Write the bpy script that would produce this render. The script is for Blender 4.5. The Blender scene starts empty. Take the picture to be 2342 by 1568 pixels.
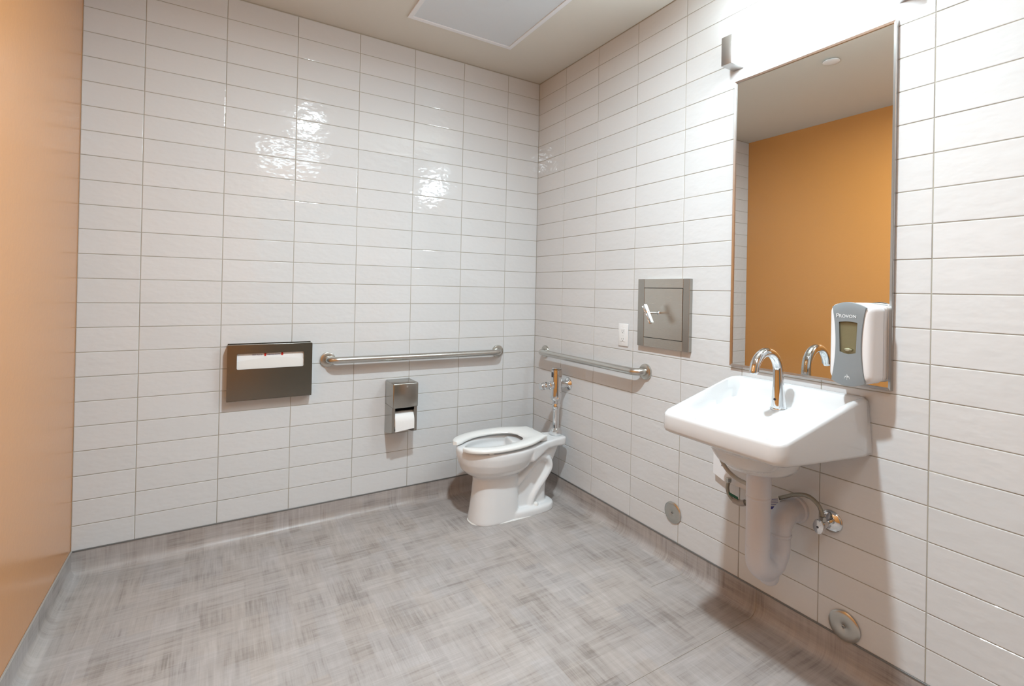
import bpy, bmesh, math, random
from mathutils import Vector, Matrix, Quaternion
random.seed(7)
PI = math.pi
scene = bpy.context.scene
COL = scene.collection

# ------------------------------------------------------------------ camera
W, Hpx = 2342, 1568
F_PX, CX, CY = 1129.715, 1200.366, 658.122
cam_d = bpy.data.cameras.new('camera')
cam = bpy.data.objects.new('camera', cam_d)
COL.objects.link(cam)
cam_d.sensor_width = 36.0
cam_d.sensor_fit = 'HORIZONTAL'
cam_d.lens = 36.0 * F_PX / W
cam_d.shift_x = -(CX - W / 2) / W
cam_d.shift_y = (CY - Hpx / 2) / W
cam_d.clip_start = 0.02
yaw, pit, rol = math.radians(31.757), math.radians(0.212), math.radians(1.1459)
Fv = Vector((math.sin(yaw) * math.cos(pit), math.cos(yaw) * math.cos(pit), math.sin(pit)))
R0 = Vector((math.cos(yaw), -math.sin(yaw), 0))
U0 = R0.cross(Fv)
Rv = R0 * math.cos(rol) + U0 * math.sin(rol)
Uv = -R0 * math.sin(rol) + U0 * math.cos(rol)
cam.matrix_world = Matrix(((Rv.x, Uv.x, -Fv.x, -1.7713), (Rv.y, Uv.y, -Fv.y, -2.7247), (Rv.z, Uv.z, -Fv.z, 1.2258), (0, 0, 0, 1)))
scene.camera = cam

# ------------------------------------------------------------------ view, world, lamps
scene.view_settings.view_transform = 'Standard'
scene.view_settings.look = 'None'
scene.view_settings.gamma = 1.0
scene.view_settings.use_curve_mapping = False
scene.view_settings.exposure = 0.42
wld = bpy.data.worlds.new('world')
scene.world = wld
wld.use_nodes = True
wld.node_tree.nodes['Background'].inputs[0].default_value = (0.9, 0.93, 1.0, 1)
wld.node_tree.nodes['Background'].inputs[1].default_value = 0.3
VANITY_POWER = 46.0
DOWN_POWER = 38.0
FILL_POWER = 9.0  # fill panel behind the camera, added for brightness

# ------------------------------------------------------------------ room numbers
TH, TW = 0.1032, 0.3048            # tile module
BASE = 0.1016                      # cove base height
NROW = 24
CEIL = 2.583
XL, YF = -2.274, -3.35
B0, R0w = 0.2366, 0.2936           # first (cut) tile widths from the corner

# ------------------------------------------------------------------ materials
def mat(name, color=(0.8, 0.8, 0.8), rough=0.5, metal=0.0, **kw):
    m = bpy.data.materials.new(name)
    m.use_nodes = True
    b = m.node_tree.nodes['Principled BSDF']
    b.inputs['Base Color'].default_value = (*color, 1)
    b.inputs['Roughness'].default_value = rough
    b.inputs['Metallic'].default_value = metal
    for k, v in kw.items():
        b.inputs[k.replace('_', ' ')].default_value = v
    return m

def nd(m, t, **kw):
    n = m.node_tree.nodes.new(t)
    for k, v in kw.items():
        setattr(n, k, v)
    return n

def lk(m, a, ao, b, bi):
    m.node_tree.links.new(a.outputs[ao], b.inputs[bi])

def bsdf(m):
    return m.node_tree.nodes['Principled BSDF']

def add_bump(m, scale=(1, 1, 1), nscale=10.0, dist=0.001, detail=2.0, strength=1.0, coord='Object', rnd=False):
    tc = nd(m, 'ShaderNodeTexCoord')
    mp = nd(m, 'ShaderNodeMapping')
    mp.inputs['Scale'].default_value = scale
    lk(m, tc, coord, mp, 'Vector')
    if rnd:
        oi = nd(m, 'ShaderNodeObjectInfo')
        mm = nd(m, 'ShaderNodeMath', operation='MULTIPLY')
        mm.inputs[1].default_value = 37.0
        lk(m, oi, 'Random', mm, 0)
        lk(m, mm, 0, mp, 'Location')
    no = nd(m, 'ShaderNodeTexNoise')
    no.inputs['Scale'].default_value = nscale
    no.inputs['Detail'].default_value = detail
    lk(m, mp, 'Vector', no, 'Vector')
    bp = nd(m, 'ShaderNodeBump')
    bp.inputs['Distance'].default_value = dist
    bp.inputs['Strength'].default_value = strength
    lk(m, no, 0, bp, 'Height')
    lk(m, bp, 'Normal', bsdf(m), 'Normal')
    return no

M = {}
M['tile'] = mat('glazed_tile', (0.76, 0.74, 0.725), 0.07)
def _tile():
    m = M['tile']
    # broad pillow undulation plus finer ripple in the glaze, different on every tile
    tc = nd(m, 'ShaderNodeTexCoord'); oi = nd(m, 'ShaderNodeObjectInfo')
    mm = nd(m, 'ShaderNodeMath', operation='MULTIPLY'); mm.inputs[1].default_value = 53.0
    lk(m, oi, 'Random', mm, 0)
    mp = nd(m, 'ShaderNodeMapping'); mp.inputs['Scale'].default_value = (1, 1, 1.6)
    lk(m, tc, 'Object', mp, 'Vector'); lk(m, mm, 0, mp, 'Location')
    a = nd(m, 'ShaderNodeTexNoise'); a.inputs['Scale'].default_value = 20; a.inputs['Detail'].default_value = 1.5
    b = nd(m, 'ShaderNodeTexNoise'); b.inputs['Scale'].default_value = 45; b.inputs['Detail'].default_value = 1.0
    lk(m, mp, 'Vector', a, 'Vector'); lk(m, mp, 'Vector', b, 'Vector')
    ad = nd(m, 'ShaderNodeMath', operation='MULTIPLY_ADD'); ad.inputs[1].default_value = 0.22
    lk(m, b, 0, ad, 0); lk(m, a, 0, ad, 2)
    bp = nd(m, 'ShaderNodeBump'); bp.inputs['Distance'].default_value = 0.0014; bp.inputs['Strength'].default_value = 1.0
    lk(m, ad, 0, bp, 'Height'); lk(m, bp, 'Normal', bsdf(m), 'Normal')
    # slight shade difference from tile to tile
    cr = nd(m, 'ShaderNodeMix', data_type='RGBA')
    cr.inputs[6].default_value = (0.67, 0.67, 0.675, 1); cr.inputs[7].default_value = (0.645, 0.647, 0.652, 1)
    lk(m, oi, 'Random', cr, 0)
    m.node_tree.links.new(cr.outputs[2], bsdf(m).inputs['Base Color'])
_tile()
M['grout'] = mat('taupe_grout', (0.40, 0.37, 0.31), 0.85)
add_bump(M['grout'], nscale=400, dist=0.0004)
M['ceiling'] = mat('greige_ceiling_paint', (0.69, 0.655, 0.59), 0.75)
add_bump(M['ceiling'], nscale=250, dist=0.0003)
M['orange'] = mat('orange_wall_paint', (0.63, 0.262, 0.066), 0.24)
bsdf(M['orange']).inputs['Coat Weight'].default_value = 0.6
bsdf(M['orange']).inputs['Coat Roughness'].default_value = 0.28
add_bump(M['orange'], nscale=60, dist=0.0006, detail=3)
M['porcelain'] = mat('white_porcelain', (0.66, 0.66, 0.665), 0.06)
M['porcelain2'] = mat('white_toilet_porcelain', (0.76, 0.76, 0.765), 0.06)
bsdf(M['porcelain']).inputs['Coat Weight'].default_value = 0.3
M['seat'] = mat('white_seat_plastic', (0.80, 0.795, 0.78), 0.18)
M['plastic'] = mat('white_plastic', (0.82, 0.81, 0.82), 0.28)
M['outlet'] = mat('outlet_white_plastic', (0.80, 0.80, 0.80), 0.35)
M['wrap'] = mat('white_vinyl_insulation', (0.62, 0.62, 0.66), 0.5)
add_bump(M['wrap'], nscale=45, dist=0.0012)
M['grey'] = mat('grey_front_plastic', (0.235, 0.26, 0.275), 0.35)
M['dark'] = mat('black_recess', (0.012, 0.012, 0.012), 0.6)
M['darkplastic'] = mat('dark_gasket', (0.05, 0.05, 0.06), 0.5)
M['paper'] = mat('white_tissue_paper', (0.84, 0.83, 0.82), 0.9)
add_bump(M['paper'], nscale=160, dist=0.0003)
M['red'] = mat('red_print', (0.62, 0.015, 0.005), 0.6)
M['blueink'] = mat('blue_print', (0.06, 0.05, 0.22), 0.6)
M['tagblue'] = mat('blue_tag_print', (0.01, 0.01, 0.20), 0.5)
M['green'] = mat('green_tag_print', (0.0, 0.08, 0.035), 0.5)
M['tag'] = mat('tag_paper', (0.6, 0.6, 0.58), 0.5)
M['whiteprint'] = mat('white_print', (0.85, 0.86, 0.87), 0.5)
M['chrome'] = mat('polished_chrome', (0.72, 0.73, 0.74), 0.05, 1.0)
M['hose'] = mat('braided_hose', (0.33, 0.31, 0.26), 0.38, 0.7)
def _braid():
    m = M['hose']
    tc = nd(m, 'ShaderNodeTexCoord'); w = nd(m, 'ShaderNodeTexWave')
    w.inputs['Scale'].default_value = 160; w.bands_direction = 'DIAGONAL'
    lk(m, tc, 'Object', w, 'Vector')
    bp = nd(m, 'ShaderNodeBump'); bp.inputs['Distance'].default_value = 0.0006
    lk(m, w, 0, bp, 'Height'); lk(m, bp, 'Normal', bsdf(m), 'Normal')
_braid()
def steel(name, col, rough, axis):
    m = mat(name, col, rough, 1.0)
    sc = [700, 700, 700]; sc[axis] = 12
    n = add_bump(m, scale=tuple(sc), nscale=1.0, dist=0.00001, detail=2)
    r = nd(m, 'ShaderNodeMapRange'); r.inputs[3].default_value = rough - .02; r.inputs[4].default_value = rough + .03
    lk(m, n, 0, r, 0); lk(m, r, 0, bsdf(m), 'Roughness')
    for l in list(m.node_tree.links):
        if l.to_socket.name == 'Normal' and l.to_node.type == 'BSDF_PRINCIPLED': m.node_tree.links.remove(l)
    return m
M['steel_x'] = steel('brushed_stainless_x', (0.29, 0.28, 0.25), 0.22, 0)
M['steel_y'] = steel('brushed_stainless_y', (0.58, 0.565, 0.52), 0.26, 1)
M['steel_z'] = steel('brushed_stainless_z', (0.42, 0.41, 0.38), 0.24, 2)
M['satin'] = mat('satin_stainless', (0.56, 0.55, 0.51), 0.27, 1.0)
M['nickel'] = mat('satin_nickel', (0.50, 0.48, 0.465), 0.35, 1.0)
M['strip'] = mat('grey_metal_strip', (0.22, 0.22, 0.215), 0.4, 0.6)
M['cap'] = mat('grey_vinyl_cap', (0.36, 0.34, 0.32), 0.45)
M['mirror'] = mat('silvered_glass', (0.80, 0.815, 0.80), 0.0, 1.0)
M['frame'] = mat('stainless_channel', (0.52, 0.51, 0.50), 0.28, 1.0)
M['white_metal'] = mat('white_enamel_metal', (0.82, 0.82, 0.84), 0.4)
M['duct'] = mat('duct_metal', (0.22, 0.22, 0.22), 0.5, 0.5)
M['backing'] = mat('plenum_backing', (0.65, 0.67, 0.7), 0.7)
M['caulk'] = mat('white_caulk', (0.85, 0.85, 0.83), 0.35)
M['window'] = mat('smoked_amber_window', (0.30, 0.27, 0.16), 0.08, 0.0)
bsdf(M['window']).inputs['Transmission Weight'].default_value = 0.85
bsdf(M['window']).inputs['IOR'].default_value = 1.1
M['soap'] = mat('clear_soap_cartridge', (0.42, 0.40, 0.27), 0.15)
M['cartridge'] = mat('soap_cartridge_label', (0.50, 0.47, 0.33), 0.3)

def emission(name, col, s):
    m = bpy.data.materials.new(name); m.use_nodes = True
    nt = m.node_tree
    for n in list(nt.nodes):
        if n.type == 'BSDF_PRINCIPLED': nt.nodes.remove(n)
    e = nt.nodes.new('ShaderNodeEmission'); e.inputs[0].default_value = (*col, 1); e.inputs[1].default_value = s
    nt.links.new(e.outputs[0], nt.nodes['Material Output'].inputs[0])
    return m
M['glow'] = emission('lit_opal_diffuser', (0.80, 0.955, 1.03), VANITY_POWER)

# perforated face of the ceiling grille: real holes through the sheet
def perforated():
    m = mat('perforated_white_sheet', (0.80, 0.84, 0.88), 0.45)
    tc = nd(m, 'ShaderNodeTexCoord'); mp = nd(m, 'ShaderNodeMapping')
    mp.inputs['Scale'].default_value = (260, 260, 260); mp.inputs['Rotation'].default_value = (0, 0, PI / 4)
    lk(m, tc, 'Object', mp, 'Vector')
    fr = nd(m, 'ShaderNodeVectorMath', operation='FRACTION'); lk(m, mp, 0, fr, 0)
    sb = nd(m, 'ShaderNodeVectorMath', operation='SUBTRACT'); sb.inputs[1].default_value = (.5, .5, .5); lk(m, fr, 0, sb, 0)
    mul = nd(m, 'ShaderNodeVectorMath', operation='MULTIPLY'); mul.inputs[1].default_value = (1, 1, 0); lk(m, sb, 0, mul, 0)
    ln = nd(m, 'ShaderNodeVectorMath', operation='LENGTH'); lk(m, mul, 0, ln, 0)
    gt = nd(m, 'ShaderNodeMath', operation='GREATER_THAN'); gt.inputs[1].default_value = 0.24
    lk(m, ln, 'Value', gt, 0); lk(m, gt, 0, bsdf(m), 'Alpha')
    return m
M['perf'] = perforated()

def vinyl():
    m = mat('linen_weave_sheet_vinyl', (0.5, 0.48, 0.46), 0.38)
    b = bsdf(m)
    uv = nd(m, 'ShaderNodeUVMap'); uv.uv_map = 'UVMap'
    def noise(scale, detail=3.0, dist=0.0):
        mp = nd(m, 'ShaderNodeMapping'); mp.inputs['Scale'].default_value = scale
        lk(m, uv, 0, mp, 'Vector')
        n = nd(m, 'ShaderNodeTexNoise'); n.inputs['Scale'].default_value = 1.0
        n.inputs['Detail'].default_value = detail; n.inputs['Distortion'].default_value = dist
        lk(m, mp, 0, n, 'Vector'); return n
    def cells(scale, loc=(0, 0, 0), swap=False):
        mp = nd(m, 'ShaderNodeMapping'); mp.inputs['Scale'].default_value = scale; mp.inputs['Location'].default_value = loc
        lk(m, uv, 0, mp, 'Vector')
        # wobble the cell borders a little, then shift every row by a random amount
        sp = nd(m, 'ShaderNodeSeparateXYZ'); lk(m, mp, 0, sp, 0)
        iu, iv = (1, 0) if swap else (0, 1)
        fy = nd(m, 'ShaderNodeMath', operation='FLOOR'); lk(m, sp, iv, fy, 0)
        w1 = nd(m, 'ShaderNodeTexWhiteNoise'); w1.noise_dimensions = '1D'; lk(m, fy, 0, w1, 'W')
        ax = nd(m, 'ShaderNodeMath', operation='ADD'); lk(m, sp, iu, ax, 0); lk(m, w1, 'Value', ax, 1)
        fx = nd(m, 'ShaderNodeMath', operation='FLOOR'); lk(m, ax, 0, fx, 0)
        cb_ = nd(m, 'ShaderNodeCombineXYZ'); lk(m, fx, 0, cb_, 0); lk(m, fy, 0, cb_, 1)
        w2 = nd(m, 'ShaderNodeTexWhiteNoise'); w2.noise_dimensions = '2D'; lk(m, cb_, 0, w2, 'Vector')
        s = nd(m, 'ShaderNodeSeparateColor'); lk(m, w2, 'Color', s, 0); return s
    def math_(op, a, b_, c=None):
        n = nd(m, 'ShaderNodeMath', operation=op)
        for i, x in enumerate((a, b_, c)):
            if x is None: continue
            if isinstance(x, (int, float)): n.inputs[i].default_value = x
            else: m.node_tree.links.new(x, n.inputs[i])
        return n.outputs[0]
    tx = noise((8, 220, 1)).outputs[0]; ty = noise((220, 8, 1)).outputs[0]       # fine threads either way
    bx = noise((6, 60, 1), 2).outputs[0]; by = noise((60, 6, 1), 2).outputs[0]   # broader strokes
    c1 = cells((7, 11, 1)); c2 = cells((14, 6, 1), (3.3, 1.7, 0), True); c3 = cells((5, 20, 1), (.4, .9, 0)); c4 = cells((20, 5, 1), (7.1, 2.2, 0), True); big = noise((2.2, 2.2, 1), 2).outputs[0]
    dirm = math_('MULTIPLY_ADD', math_('GREATER_THAN', c1.outputs[0], 0.5), 0.40, 0.30)
    def mix(f, a, b_):
        n = nd(m, 'ShaderNodeMix', data_type='FLOAT')
        m.node_tree.links.new(f, n.inputs[0]); m.node_tree.links.new(a, n.inputs[2]); m.node_tree.links.new(b_, n.inputs[3])
        return n.outputs[0]
    fine = mix(dirm, tx, ty); broad = mix(dirm, bx, by)
    s = math_('MULTIPLY', fine, 0.75)
    s = math_('MULTIPLY_ADD', broad, 0.95, s)
    s = math_('MULTIPLY_ADD', math_('SUBTRACT', c1.outputs[1], 0.5), 0.13, s)
    s = math_('MULTIPLY_ADD', math_('SUBTRACT', c2.outputs[1], 0.5), 0.13, s)
    s = math_('MULTIPLY_ADD', math_('SUBTRACT', c3.outputs[1], 0.5), 0.17, s)
    s = math_('MULTIPLY_ADD', math_('SUBTRACT', c4.outputs[1], 0.5), 0.17, s)
    s = math_('ADD', s, 0.17)
    s = math_('MULTIPLY_ADD', big, 0.30, s)
    cr = nd(m, 'ShaderNodeValToRGB')
    e = cr.color_ramp.elements
    e[0].position = 0.86; e[0].color = (0.245, 0.215, 0.20, 1)
    e[1].position = 1.46; e[1].color = (0.475, 0.437, 0.43, 1)
    # ramp works on 0..1: rescale
    mr = nd(m, 'ShaderNodeMapRange'); mr.inputs[1].default_value = 0.80; mr.inputs[2].default_value = 1.52
    m.node_tree.links.new(s, mr.inputs[0]); lk(m, mr, 0, cr, 0)
    e[0].position = 0.0; e[1].position = 1.0
    n = e.new(0.42); n.color = (0.375, 0.338, 0.325, 1)
    # faint brown / green cast per patch
    tint = nd(m, 'ShaderNodeMix', data_type='RGBA'); tint.blend_type = 'MULTIPLY'
    cr2 = nd(m, 'ShaderNodeValToRGB'); f = cr2.color_ramp.elements
    f[0].color = (1.0, 0.975, 0.93, 1); f[1].color = (0.975, 0.985, 0.985, 1)
    m.node_tree.links.new(c2.outputs[0], cr2.inputs[0])
    tint.inputs[0].default_value = 1.0
    lk(m, cr, 0, tint, 6); lk(m, cr2, 0, tint, 7)
    m.node_tree.links.new(tint.outputs[2], b.inputs['Base Color'])
    bp = nd(m, 'ShaderNodeBump'); bp.inputs['Distance'].default_value = 0.0002
    m.node_tree.links.new(fine, bp.inputs['Height']); lk(m, bp, 0, b, 'Normal')
    return m
M['vinyl'] = vinyl()

# ------------------------------------------------------------------ object helpers
ORG = {}
def props(o, label=None, cat=None, group=None, kind=None):
    if label: o['label'] = label
    if cat: o['category'] = cat
    if group: o['group'] = group
    if kind: o['kind'] = kind
    return o

def root(name, loc, label, cat, group=None):
    o = bpy.data.objects.new(name, None)
    o.empty_display_size = 0.05
    COL.objects.link(o)
    o.location = loc
    ORG[o.name] = Vector(loc)
    return props(o, label, cat, group)

def obj(name, bm, m, parent=None, origin=None, smooth=None, label=None, kind=None):
    """bm in world coordinates; becomes ONE mesh object, child of parent or with its own origin"""
    me = bpy.data.meshes.new(name)
    org = ORG[parent.name] if parent is not None else Vector(origin or (0, 0, 0))
    bmesh.ops.translate(bm, verts=bm.verts, vec=-org)
    bm.normal_update()
    bm.to_mesh(me); bm.free()
    me.materials.append(m)
    o = bpy.data.objects.new(name, me)
    COL.objects.link(o)
    if parent is not None:
        o.parent = parent
    else:
        o.location = org
    ORG[o.name] = org
    if smooth is not None:
        for p in me.polygons: p.use_smooth = True
        if smooth > 0:
            me.set_sharp_from_angle(angle=math.radians(smooth))
    return props(o, label, None, None, kind)

def box(x0, x1, y0, y1, z0, z1, bev=0.0, seg=2, bm=None):
    out = bm or bmesh.new()
    b = bmesh.new()
    bmesh.ops.create_cube(b, size=1.0)
    for v in b.verts:
        v.co = Vector((x0 + (v.co.x + .5) * (x1 - x0), y0 + (v.co.y + .5) * (y1 - y0), z0 + (v.co.z + .5) * (z1 - z0)))
    if bev > 0:
        bmesh.ops.bevel(b, geom=list(b.edges), offset=bev, segments=seg, profile=0.5, affect='EDGES')
    merge(out, b)
    return out

def merge(dst, src, mtx=None):
    vm = {}
    for v in src.verts:
        vm[v] = dst.verts.new(mtx @ v.co if mtx else v.co)
    for f in src.faces:
        try: dst.faces.new([vm[v] for v in f.verts])
        except ValueError: pass
    src.free()
    return dst

def loft(rings, closed_ends=(True, True), bm=None, wrap=True):
    bm = bm or bmesh.new()
    vs = [[bm.verts.new(p) for p in r] for r in rings]
    n = len(rings[0])
    for a, b in zip(vs[:-1], vs[1:]):
        for i in range(n if wrap else n - 1):
            j = (i + 1) % n
            bm.faces.new((a[i], a[j], b[j], b[i]))
    if closed_ends[0]: bm.faces.new(list(reversed(vs[0])))
    if closed_ends[1]: bm.faces.new(vs[-1])
    bmesh.ops.recalc_face_normals(bm, faces=bm.faces)
    return bm

def frame_of(d):
    d = d.normalized()
    a = Vector((0, 0, 1)) if abs(d.z) < 0.9 else Vector((1, 0, 0))
    u = a.cross(d).normalized(); v = d.cross(u).normalized()
    return u, v

def tube(path, r, seg=20, bm=None, caps=(True, True)):
    path = [Vector(p) for p in path]
    rr = r if isinstance(r, (list, tuple)) else [r] * len(path)
    rings = []; pu = None
    for i, p in enumerate(path):
        d = (path[min(i + 1, len(path) - 1)] - path[max(i - 1, 0)]).normalized()
        if pu is None: u, v = frame_of(d)
        else:
            u = (pu - d * pu.dot(d)).normalized(); v = d.cross(u)
        pu = u
        rings.append([p + (u * math.cos(2 * PI * k / seg) + v * math.sin(2 * PI * k / seg)) * rr[i] for k in range(seg)])
    return loft(rings, caps, bm)

def lathe(center, axis, profile, seg=40, bm=None, caps=(True, True)):
    """profile: list of (distance along axis, radius)"""
    axis = Vector(axis).normalized(); u, v = frame_of(axis); c = Vector(center)
    rings = [[c + axis * h + (u * math.cos(2 * PI * k / seg) + v * math.sin(2 * PI * k / seg)) * max(r, 1e-5) for k in range(seg)] for h, r in profile]
    return loft(rings, caps, bm)

def spline(pts, n=8):
    pts = [Vector(p) for p in pts]; out = []
    P = [pts[0] * 2 - pts[1]] + pts + [pts[-1] * 2 - pts[-2]]
    for i in range(1, len(P) - 2):
        p0, p1, p2, p3 = P[i - 1:i + 3]
        for k in range(n):
            t = k / n
            out.append(0.5 * ((2 * p1) + (-p0 + p2) * t + (2 * p0 - 5 * p1 + 4 * p2 - p3) * t * t + (-p0 + 3 * p1 - 3 * p2 + p3) * t ** 3))
    out.append(pts[-1]); return out

def interp(tab, t):
    if t <= tab[0][0]: return tab[0][1]
    for (a, x), (b, y) in zip(tab, tab[1:]):
        if t <= b: return x + (y - x) * (t - a) / (b - a)
    return tab[-1][1]

def smoothstep(a, b, x):
    t = max(0.0, min(1.0, (x - a) / (b - a))); return t * t * (3 - 2 * t)

def text_mesh(body, size, m4, depth=0.0002, bold=0.0, parent=None, m=None, name='lettering'):
    cu = bpy.data.curves.new(name, 'FONT'); cu.body = body; cu.size = size; cu.extrude = depth
    cu.align_x = 'CENTER'; cu.align_y = 'CENTER'; cu.offset = bold; cu.resolution_u = 3
    t = bpy.data.objects.new(name, cu); COL.objects.link(t)
    dg = bpy.context.evaluated_depsgraph_get(); dg.update()
    me = bpy.data.meshes.new_from_object(t.evaluated_get(dg))
    bpy.data.objects.remove(t); bpy.data.curves.remove(cu)
    bm = bmesh.new(); bm.from_mesh(me); bpy.data.meshes.remove(me)
    bmesh.ops.transform(bm, matrix=m4, verts=bm.verts)
    return obj(name, bm, m, parent)

# orientation matrices for flat print: on the back wall (facing -y) and right wall (facing -x)
def on_back(x, y, z): return Matrix(((1, 0, 0, x), (0, 0, -1, y), (0, 1, 0, z), (0, 0, 0, 1)))
def on_right(x, y, z): return Matrix(((0, 0, -1, x), (-1, 0, 0, y), (0, 1, 0, z), (0, 0, 0, 1)))

# ------------------------------------------------------------------ the room shell
GR = 0.0015      # grout plane is this far behind the tile face
def struct(name, bm, m, smooth=None, label=None):
    o = obj(name, bm, m, smooth=smooth)
    return props(o, label, kind='structure')

wall_back = struct('wall_back', box(XL - 0.1, 0.1, GR, 0.1, -0.02, CEIL + 0.1), M['grout'], label='white glazed tile wall behind the toilet')
wall_right = struct('wall_right', box(GR, 0.1, YF, GR, -0.02, CEIL + 0.1), M['grout'], label='white glazed tile wall carrying the sink and mirror')
wall_left = struct('wall_left', box(XL - 0.1, XL, YF, GR, -0.02, CEIL + 0.1), M['orange'], label='smooth orange painted wall')
wall_front = struct('wall_front', box(XL - 0.1, 0.1, YF - 0.1, YF, -0.02, CEIL + 0.1), M['orange'], label='orange painted wall behind the viewpoint')
door = struct('added_door_1', box(-1.36, -.40, YF + .0005, YF + .030, .0, 2.12, .002, 1), mat('olive_brown_door', (.16, .15, .125), .45), label='unseen dark door added behind the viewpoint for the reflections')  # unseen door and frame, added for dark reflections in the steel
db = bmesh.new()
for a in ((-1.41, -1.36, 0, 2.17), (-.40, -.35, 0, 2.17), (-1.36, -.40, 2.12, 2.17)):
    box(a[0], a[1], YF + .0005, YF + .040, a[2], a[3], .002, 1, bm=db)
struct('trim_7', db, mat('dark_door_frame', (.22, .20, .17), .4), label='unseen frame of the added door behind the viewpoint')

# floor with flat uv, and cove bases that carry the sheet up the walls
def uvmesh(name, verts, faces, uvs, m, smooth=True):
    me = bpy.data.meshes.new(name); me.from_pydata(verts, [], faces)
    l = me.uv_layers.new(name='UVMap')
    for p in me.polygons:
        for li, vi in zip(p.loop_indices, p.vertices): l.data[li].uv = uvs[vi]
        p.use_smooth = smooth
    me.materials.append(m)
    o = bpy.data.objects.new(name, me); COL.objects.link(o); ORG[o.name] = Vector((0, 0, 0))
    return o
fv = [(XL, YF, 0), (0, YF, 0), (0, 0, 0), (XL, 0, 0), (XL, YF, -.02), (0, YF, -.02), (0, 0, -.02), (XL, 0, -.02)]
fl = uvmesh('floor', fv, [(0, 1, 2, 3), (7, 6, 5, 4), (0, 4, 5, 1), (1, 5, 6, 2), (2, 6, 7, 3), (3, 7, 4, 0)], [(v[0], v[1]) for v in fv], M['vinyl'], False)
props(fl, 'grey linen-weave sheet vinyl floor', kind='structure')

RC = 0.040
def cove(name, side):
    # profile: distance from wall d, height z, unfolded length
    prof = [(0.0, BASE, -BASE), (0.0025, BASE, -BASE), (0.0025, RC, -RC)]
    for k in range(1, 9):
        a = k / 8 * PI / 2
        prof.append((0.0025 + RC * (1 - math.cos(a)), RC * (1 - math.sin(a)), -RC + RC * a))
    prof.append((0.0025 + RC + 0.03, 0.0004, RC * PI / 2 - RC + .03))
    verts, uvs, faces = [], [], []
    ends = {'back': (XL, 0), 'right': (YF, 0), 'left': (YF, 0), 'front': (XL, 0)}[side]
    N = len(prof)
    for s in (0, 1):
        for (d, z, u) in prof:
            # mitre the ends at the corners
            e = ends[s] + (d if s == 0 else -d)
            z = max(z, 0.0004)
            if side == 'back': verts.append((e, -d, z)); uvs.append((e, -(u if u < 0 else d)))
            elif side == 'right': verts.append((-d, e, z)); uvs.append((-(u if u < 0 else d), e))
            elif side == 'left': verts.append((XL + d, e, z)); uvs.append((XL + (u if u < 0 else d), e))
            else: verts.append((e, YF + d, z)); uvs.append((e, YF + (u if u < 0 else d)))
    for i in range(N - 1):
        f = (i, i + 1, N + i + 1, N + i)
        if side in ('right', 'front'): f = f[::-1]
        if side in ('right', 'left', 'back', 'front'): faces.append(f)
    o = uvmesh(name, verts, faces, uvs, M['vinyl'])
    bm = bmesh.new(); bm.from_mesh(o.data); bmesh.ops.recalc_face_normals(bm, faces=bm.faces)
    # normals must face the room
    c = Vector((XL / 2, YF / 2, 1.0))
    f0 = bm.faces[:][1] if len(bm.faces) > 1 else bm.faces[0]
    if f0.normal.dot(c - f0.calc_center_median()) < 0: bmesh.ops.reverse_faces(bm, faces=bm.faces)
    bm.to_mesh(o.data); bm.free()
    o.data.set_sharp_from_angle(angle=math.radians(50))
    return props(o, 'grey vinyl cove base on the %s wall' % side, kind='structure')
for sd in ('back', 'right', 'left', 'front'): cove('baseboard_' + sd, sd)
# metal cap strips where the cove base stops under the tile, and the vinyl cap on the painted walls
struct('trim_1', box(XL, 0, -0.0040, GR, BASE - 0.0035, BASE + 0.0022, .0004, 1), M['strip'], label='thin grey metal strip under the back wall tiles')
struct('trim_2', box(-0.0040, GR, YF, -0.004, BASE - 0.0035, BASE + 0.0022, .0004, 1), M['strip'], label='thin grey metal strip under the right wall tiles')
struct('trim_3', box(XL, XL + 0.006, YF, -0.0045, BASE - 0.004, BASE + 0.005, .001, 1), M['cap'], label='pale grey cap along the top of the orange wall base')
struct('trim_4', box(XL + .006, -0.004, YF, YF + 0.006, BASE - 0.004, BASE + 0.005, .001, 1), M['cap'])
# weld seam of the sheet vinyl: across the floor and up the right-hand cove
seam = [(-1.35, -1.592, 0.0006), (-0.10, -1.592, 0.0006)] + [(-(0.0025 + RC * (1 - math.cos(k / 8 * PI / 2))) - .0004, -1.592, RC * (1 - math.sin(k / 8 * PI / 2)) + .0006) for k in range(8, -1, -1)] + [(-0.003, -1.592, BASE - .004)]
struct('trim_5', tube(seam, 0.0012, 6), mat('vinyl_weld', (0.42, 0.38, 0.34), 0.4), label='thin weld seam running over the floor and up the cove')
seam2 = [(-(0.0025 + RC * (1 - math.cos(k / 8 * PI / 2))) - .0004, -1.262, RC * (1 - math.sin(k / 8 * PI / 2)) + .0006) for k in range(8, -1, -1)] + [(-0.003, -1.262, BASE - .004)]
seam2 = [(-0.22, -1.262, 0.0006)] + seam2
struct('trim_6', tube(seam2, 0.0008, 6), bpy.data.materials['vinyl_weld'])

# ceiling with an opening for the grille
PX0, PX1, PY0, PY1 = -0.995, -0.398, -0.905, -0.300
cb = box(XL - .1, PX0 + .02, YF - .1, .1, CEIL, CEIL + .1)
box(PX1 - .02, .1, YF - .1, .1, CEIL, CEIL + .1, bm=cb)
box(PX0 + .02, PX1 - .02, YF - .1, PY0 + .02, CEIL, CEIL + .1, bm=cb)
box(PX0 + .02, PX1 - .02, PY1 - .02, .1, CEIL, CEIL + .1, bm=cb)
struct('ceiling', cb, M['ceiling'], label='greige painted ceiling')

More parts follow.
